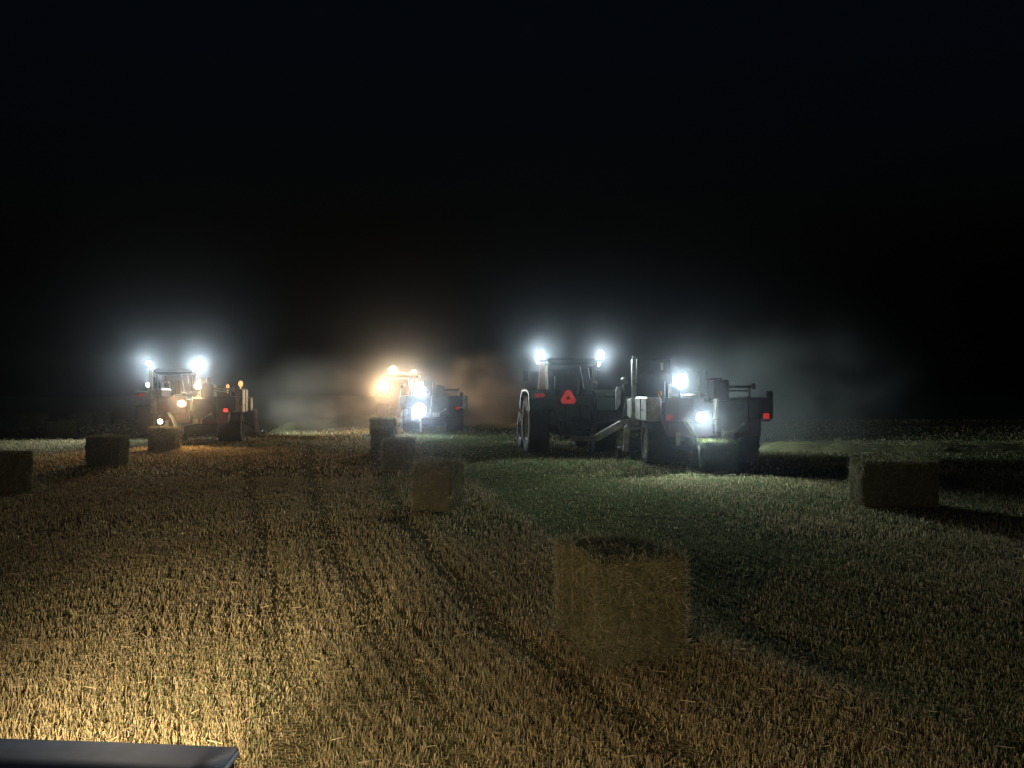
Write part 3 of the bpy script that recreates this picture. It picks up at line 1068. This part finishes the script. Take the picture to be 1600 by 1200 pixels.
me = quads_mesh('stubble', np.concatenate(B), np.concatenate(T), np.concatenate(W_), np.concatenate(S_), np.concatenate(C_), None, (M['straw'],))
st = bpy.data.objects.new('stubble', me)
COL.objects.link(st)
tag(st, 'short cut straw stubble with green regrowth over the field', 'stubble', kind='stuff')
print('stubble blades', len(me.polygons))

# ground sheet
gm_ = bpy.data.materials.new('stubble_soil')
gm_.use_nodes = True
nt = gm_.node_tree
N, L = nt.nodes, nt.links
pb = N['Principled BSDF']
pb.inputs['Roughness'].default_value = .95
pb.inputs['Specular IOR Level'].default_value = .0
tc = N.new('ShaderNodeTexCoord')


def nnoise(scale, detail=5, stretch=(1, 1, 1)):
    mp = N.new('ShaderNodeMapping')
    mp.inputs['Scale'].default_value = stretch
    L.new(tc.outputs['Object'], mp.inputs['Vector'])
    n_ = N.new('ShaderNodeTexNoise')
    n_.inputs['Scale'].default_value = scale
    n_.inputs['Detail'].default_value = detail
    L.new(mp.outputs[0], n_.inputs['Vector'])
    return n_


def ramp(src, p0, c0, p1, c1):
    r_ = N.new('ShaderNodeValToRGB')
    r_.color_ramp.elements[0].position, r_.color_ramp.elements[1].position = p0, p1
    r_.color_ramp.elements[0].color, r_.color_ramp.elements[1].color = (*c0, 1), (*c1, 1)
    L.new(src.outputs['Fac'], r_.inputs['Fac'])
    return r_


n1, n2, n3 = nnoise(9), nnoise(.35, 4), nnoise(38, 3)
straw_c = ramp(n1, .35, (.12, .095, .052), .68, (.33, .27, .15))
grass_c = ramp(n1, .35, (.050, .060, .026), .68, (.17, .19, .085))
mask = ramp(n2, .40, (0, 0, 0), .62, (1, 1, 1))
# greener ground where the windrows were lifted (towards the balers), strawy where the stubble is tall
sx = N.new('ShaderNodeSeparateXYZ')
L.new(tc.outputs['Object'], sx.inputs[0])
mr = N.new('ShaderNodeMapRange')
mr.inputs['From Min'].default_value, mr.inputs['From Max'].default_value = 8, 16
L.new(sx.outputs['Y'], mr.inputs['Value'])
ma = N.new('ShaderNodeMath'); ma.operation = 'MULTIPLY_ADD'
ma.inputs[1].default_value = .16
L.new(sx.outputs['Y'], ma.inputs[0]); L.new(sx.outputs['X'], ma.inputs[2])
mr2 = N.new('ShaderNodeMapRange')
mr2.inputs['From Min'].default_value, mr2.inputs['From Max'].default_value = -2.5, 3
L.new(ma.outputs[0], mr2.inputs['Value'])
mu = N.new('ShaderNodeMath'); mu.operation = 'MULTIPLY'
L.new(mr.outputs[0], mu.inputs[0]); L.new(mr2.outputs[0], mu.inputs[1])
mm = N.new('ShaderNodeMath'); mm.operation = 'MULTIPLY_ADD'; mm.use_clamp = True
mm.inputs[1].default_value = .75
L.new(mu.outputs[0], mm.inputs[0])
m2 = N.new('ShaderNodeMath'); m2.operation = 'MULTIPLY'; m2.inputs[1].default_value = .35
L.new(mask.outputs['Color'], m2.inputs[0]); L.new(m2.outputs[0], mm.inputs[2])
mix = N.new('ShaderNodeMixRGB')
L.new(mm.outputs[0], mix.inputs[0]); L.new(straw_c.outputs[0], mix.inputs[1]); L.new(grass_c.outputs[0], mix.inputs[2])
L.new(mix.outputs[0], pb.inputs['Base Color'])
bp = N.new('ShaderNodeBump')
bp.inputs['Strength'].default_value = .8
bp.inputs['Distance'].default_value = .05
L.new(n3.outputs['Fac'], bp.inputs['Height'])
L.new(bp.outputs['Normal'], pb.inputs['Normal'])

xs = sorted(set([-400, -200, -110] + list(np.arange(-60, -16, 2.0)) + [round(float(q), 3) for q in np.arange(-16, 16.01, .2)] + list(np.arange(18, 60.1, 2.0)) + [110, 200, 400]))
ys = sorted(set([-60, -20] + [-6, -3] + [round(float(q), 3) for q in np.arange(0, 48.01, .25)] + list(np.arange(50, 80.1, 2.0)) + [110, 200, 400, 700]))
XX, YY = np.meshgrid(np.array(xs, float), np.array(ys, float))
ZZ = gh(XX, YY) - .004
vs = list(zip(XX.ravel().tolist(), YY.ravel().tolist(), ZZ.ravel().tolist()))
fs = [(j * len(xs) + i, j * len(xs) + i + 1, (j + 1) * len(xs) + i + 1, (j + 1) * len(xs) + i) for j in range(len(ys) - 1) for i in range(len(xs) - 1)]
me = bpy.data.meshes.new('ground')
me.from_pydata(vs, [], fs)
me.materials.append(gm_)
go = bpy.data.objects.new('ground', me)
COL.objects.link(go)
tag(go, kind='structure')

# ---------------------------------------------------------------- dusty night air
hz = bpy.data.materials.new('dusty_air')
hz.use_nodes = True
nt = hz.node_tree
nt.nodes.clear()
pv = nt.nodes.new('ShaderNodeVolumePrincipled')
pv.inputs['Color'].default_value = (.86, .92, 1.0, 1)
pv.inputs['Density'].default_value = .0010
pv.inputs['Anisotropy'].default_value = .975
oo = nt.nodes.new('ShaderNodeOutputMaterial')
nt.links.new(pv.outputs[0], oo.inputs['Volume'])
m = MB()
m.box(-90, 90, -15, 150, -1.0, 9.0)
ho = m.build('haze', hz)
tag(ho, 'thin dust hanging in the night air', 'haze', kind='stuff')

DUST = True


def dust(loc, rad, col, dens, label, aniso, seed):
    m_ = bpy.data.materials.new('dust_cloud')
    m_.use_nodes = True
    t = m_.node_tree
    t.nodes.clear()
    Nn, Ll = t.nodes, t.links
    v = Nn.new('ShaderNodeVolumePrincipled')
    v.inputs['Color'].default_value = (*col, 1)
    v.inputs['Anisotropy'].default_value = aniso
    tcn = Nn.new('ShaderNodeTexCoord')
    ln = Nn.new('ShaderNodeVectorMath'); ln.operation = 'LENGTH'
    Ll.new(tcn.outputs['Object'], ln.inputs[0])
    fall = Nn.new('ShaderNodeMapRange'); fall.interpolation_type = 'SMOOTHSTEP'
    for k_, q in (('From Min', .98), ('From Max', .0), ('To Min', 0), ('To Max', 1)):
        fall.inputs[k_].default_value = q
    Ll.new(ln.outputs['Value'], fall.inputs['Value'])
    mp = Nn.new('ShaderNodeMapping')
    mp.inputs['Location'].default_value = (seed, seed * .7, 0)
    Ll.new(tcn.outputs['Object'], mp.inputs['Vector'])
    nz_ = Nn.new('ShaderNodeTexNoise')
    nz_.inputs['Scale'].default_value = 2.1
    nz_.inputs['Detail'].default_value = 3
    nz_.inputs['Distortion'].default_value = .3
    Ll.new(mp.outputs[0], nz_.inputs['Vector'])
    cr = Nn.new('ShaderNodeMapRange')
    for k_, q in (('From Min', .40), ('From Max', .64), ('To Min', .10), ('To Max', 1)):
        cr.inputs[k_].default_value = q
    Ll.new(nz_.outputs['Fac'], cr.inputs['Value'])
    a_ = Nn.new('ShaderNodeMath'); a_.operation = 'MULTIPLY'
    Ll.new(fall.outputs[0], a_.inputs[0]); Ll.new(cr.outputs[0], a_.inputs[1])
    b_ = Nn.new('ShaderNodeMath'); b_.operation = 'MULTIPLY'; b_.inputs[1].default_value = dens
    Ll.new(a_.outputs[0], b_.inputs[0]); Ll.new(b_.outputs[0], v.inputs['Density'])
    o_ = Nn.new('ShaderNodeOutputMaterial')
    Ll.new(v.outputs[0], o_.inputs['Volume'])
    q = MB()
    q.sphere((0, 0, 0), 1.0, 10)
    ob = q.build('dust', m_)
    ob.location, ob.scale = loc, rad
    tag(ob, label, 'dust', kind='stuff')
    return ob


if DUST:
    dust((9.4, 27.0, 1.5), (5.8, 4.6, 5.2), (.86, .95, .90), .19, 'grey dust drifting up to the right of the right hand baler', .35, 3)
    dust((-11.2, 45.0, 1.0), (7.5, 6.5, 4.4), (.95, .82, .66), .32, 'brown dust hanging between the red baler and the middle tractor', .3, 9)
    dust((-2.2, 50.0, 1.4), (5.0, 5.5, 4.2), (.95, .85, .74), .40, 'thin brown dust right of the middle baler', .3, 14)

# ---------------------------------------------------------------- night sky
w = bpy.data.worlds.new('World')
SC.world = w
w.use_nodes = True
nt = w.node_tree
bg = nt.nodes['Background']
sky = nt.nodes.new('ShaderNodeTexSky')
sky.sky_type = 'NISHITA'
sky.sun_disc = False
sky.sun_elevation = R(-4)
sky.sun_rotation = R(180)
tint = nt.nodes.new('ShaderNodeMixRGB')
tint.blend_type = 'MULTIPLY'
tint.inputs[0].default_value = 1
tint.inputs[2].default_value = (.45, .85, 1.35, 1)
nt.links.new(sky.outputs[0], tint.inputs[1])
nt.links.new(tint.outputs[0], bg.inputs['Color'])
bg.inputs['Strength'].default_value = .13

# ---------------------------------------------------------------- camera and render settings
cd = bpy.data.cameras.new('camera')
cd.sensor_width = 36
cd.lens = 36 * F / 1600
cd.shift_y = 15 / 1600
cd.clip_start = .05
cd.clip_end = 2000
co = bpy.data.objects.new('camera', cd)
COL.objects.link(co)
co.location = (0, 0, CAMZ)
co.rotation_euler = (R(90), 0, 0)
SC.camera = co

SC.render.engine = 'CYCLES'
SC.view_settings.view_transform = 'Standard'
SC.view_settings.look = 'None'
SC.view_settings.exposure = 0
SC.view_settings.gamma = 1
c = SC.cycles
c.use_denoising = True
c.max_bounces = 5
c.diffuse_bounces = 2
c.glossy_bounces = 3
c.transmission_bounces = 5
c.transparent_max_bounces = 8
c.volume_bounces = 0
c.sample_clamp_indirect = 3
c.use_light_tree = True
c.volume_step_rate = 2.5
c.volume_max_steps = 128
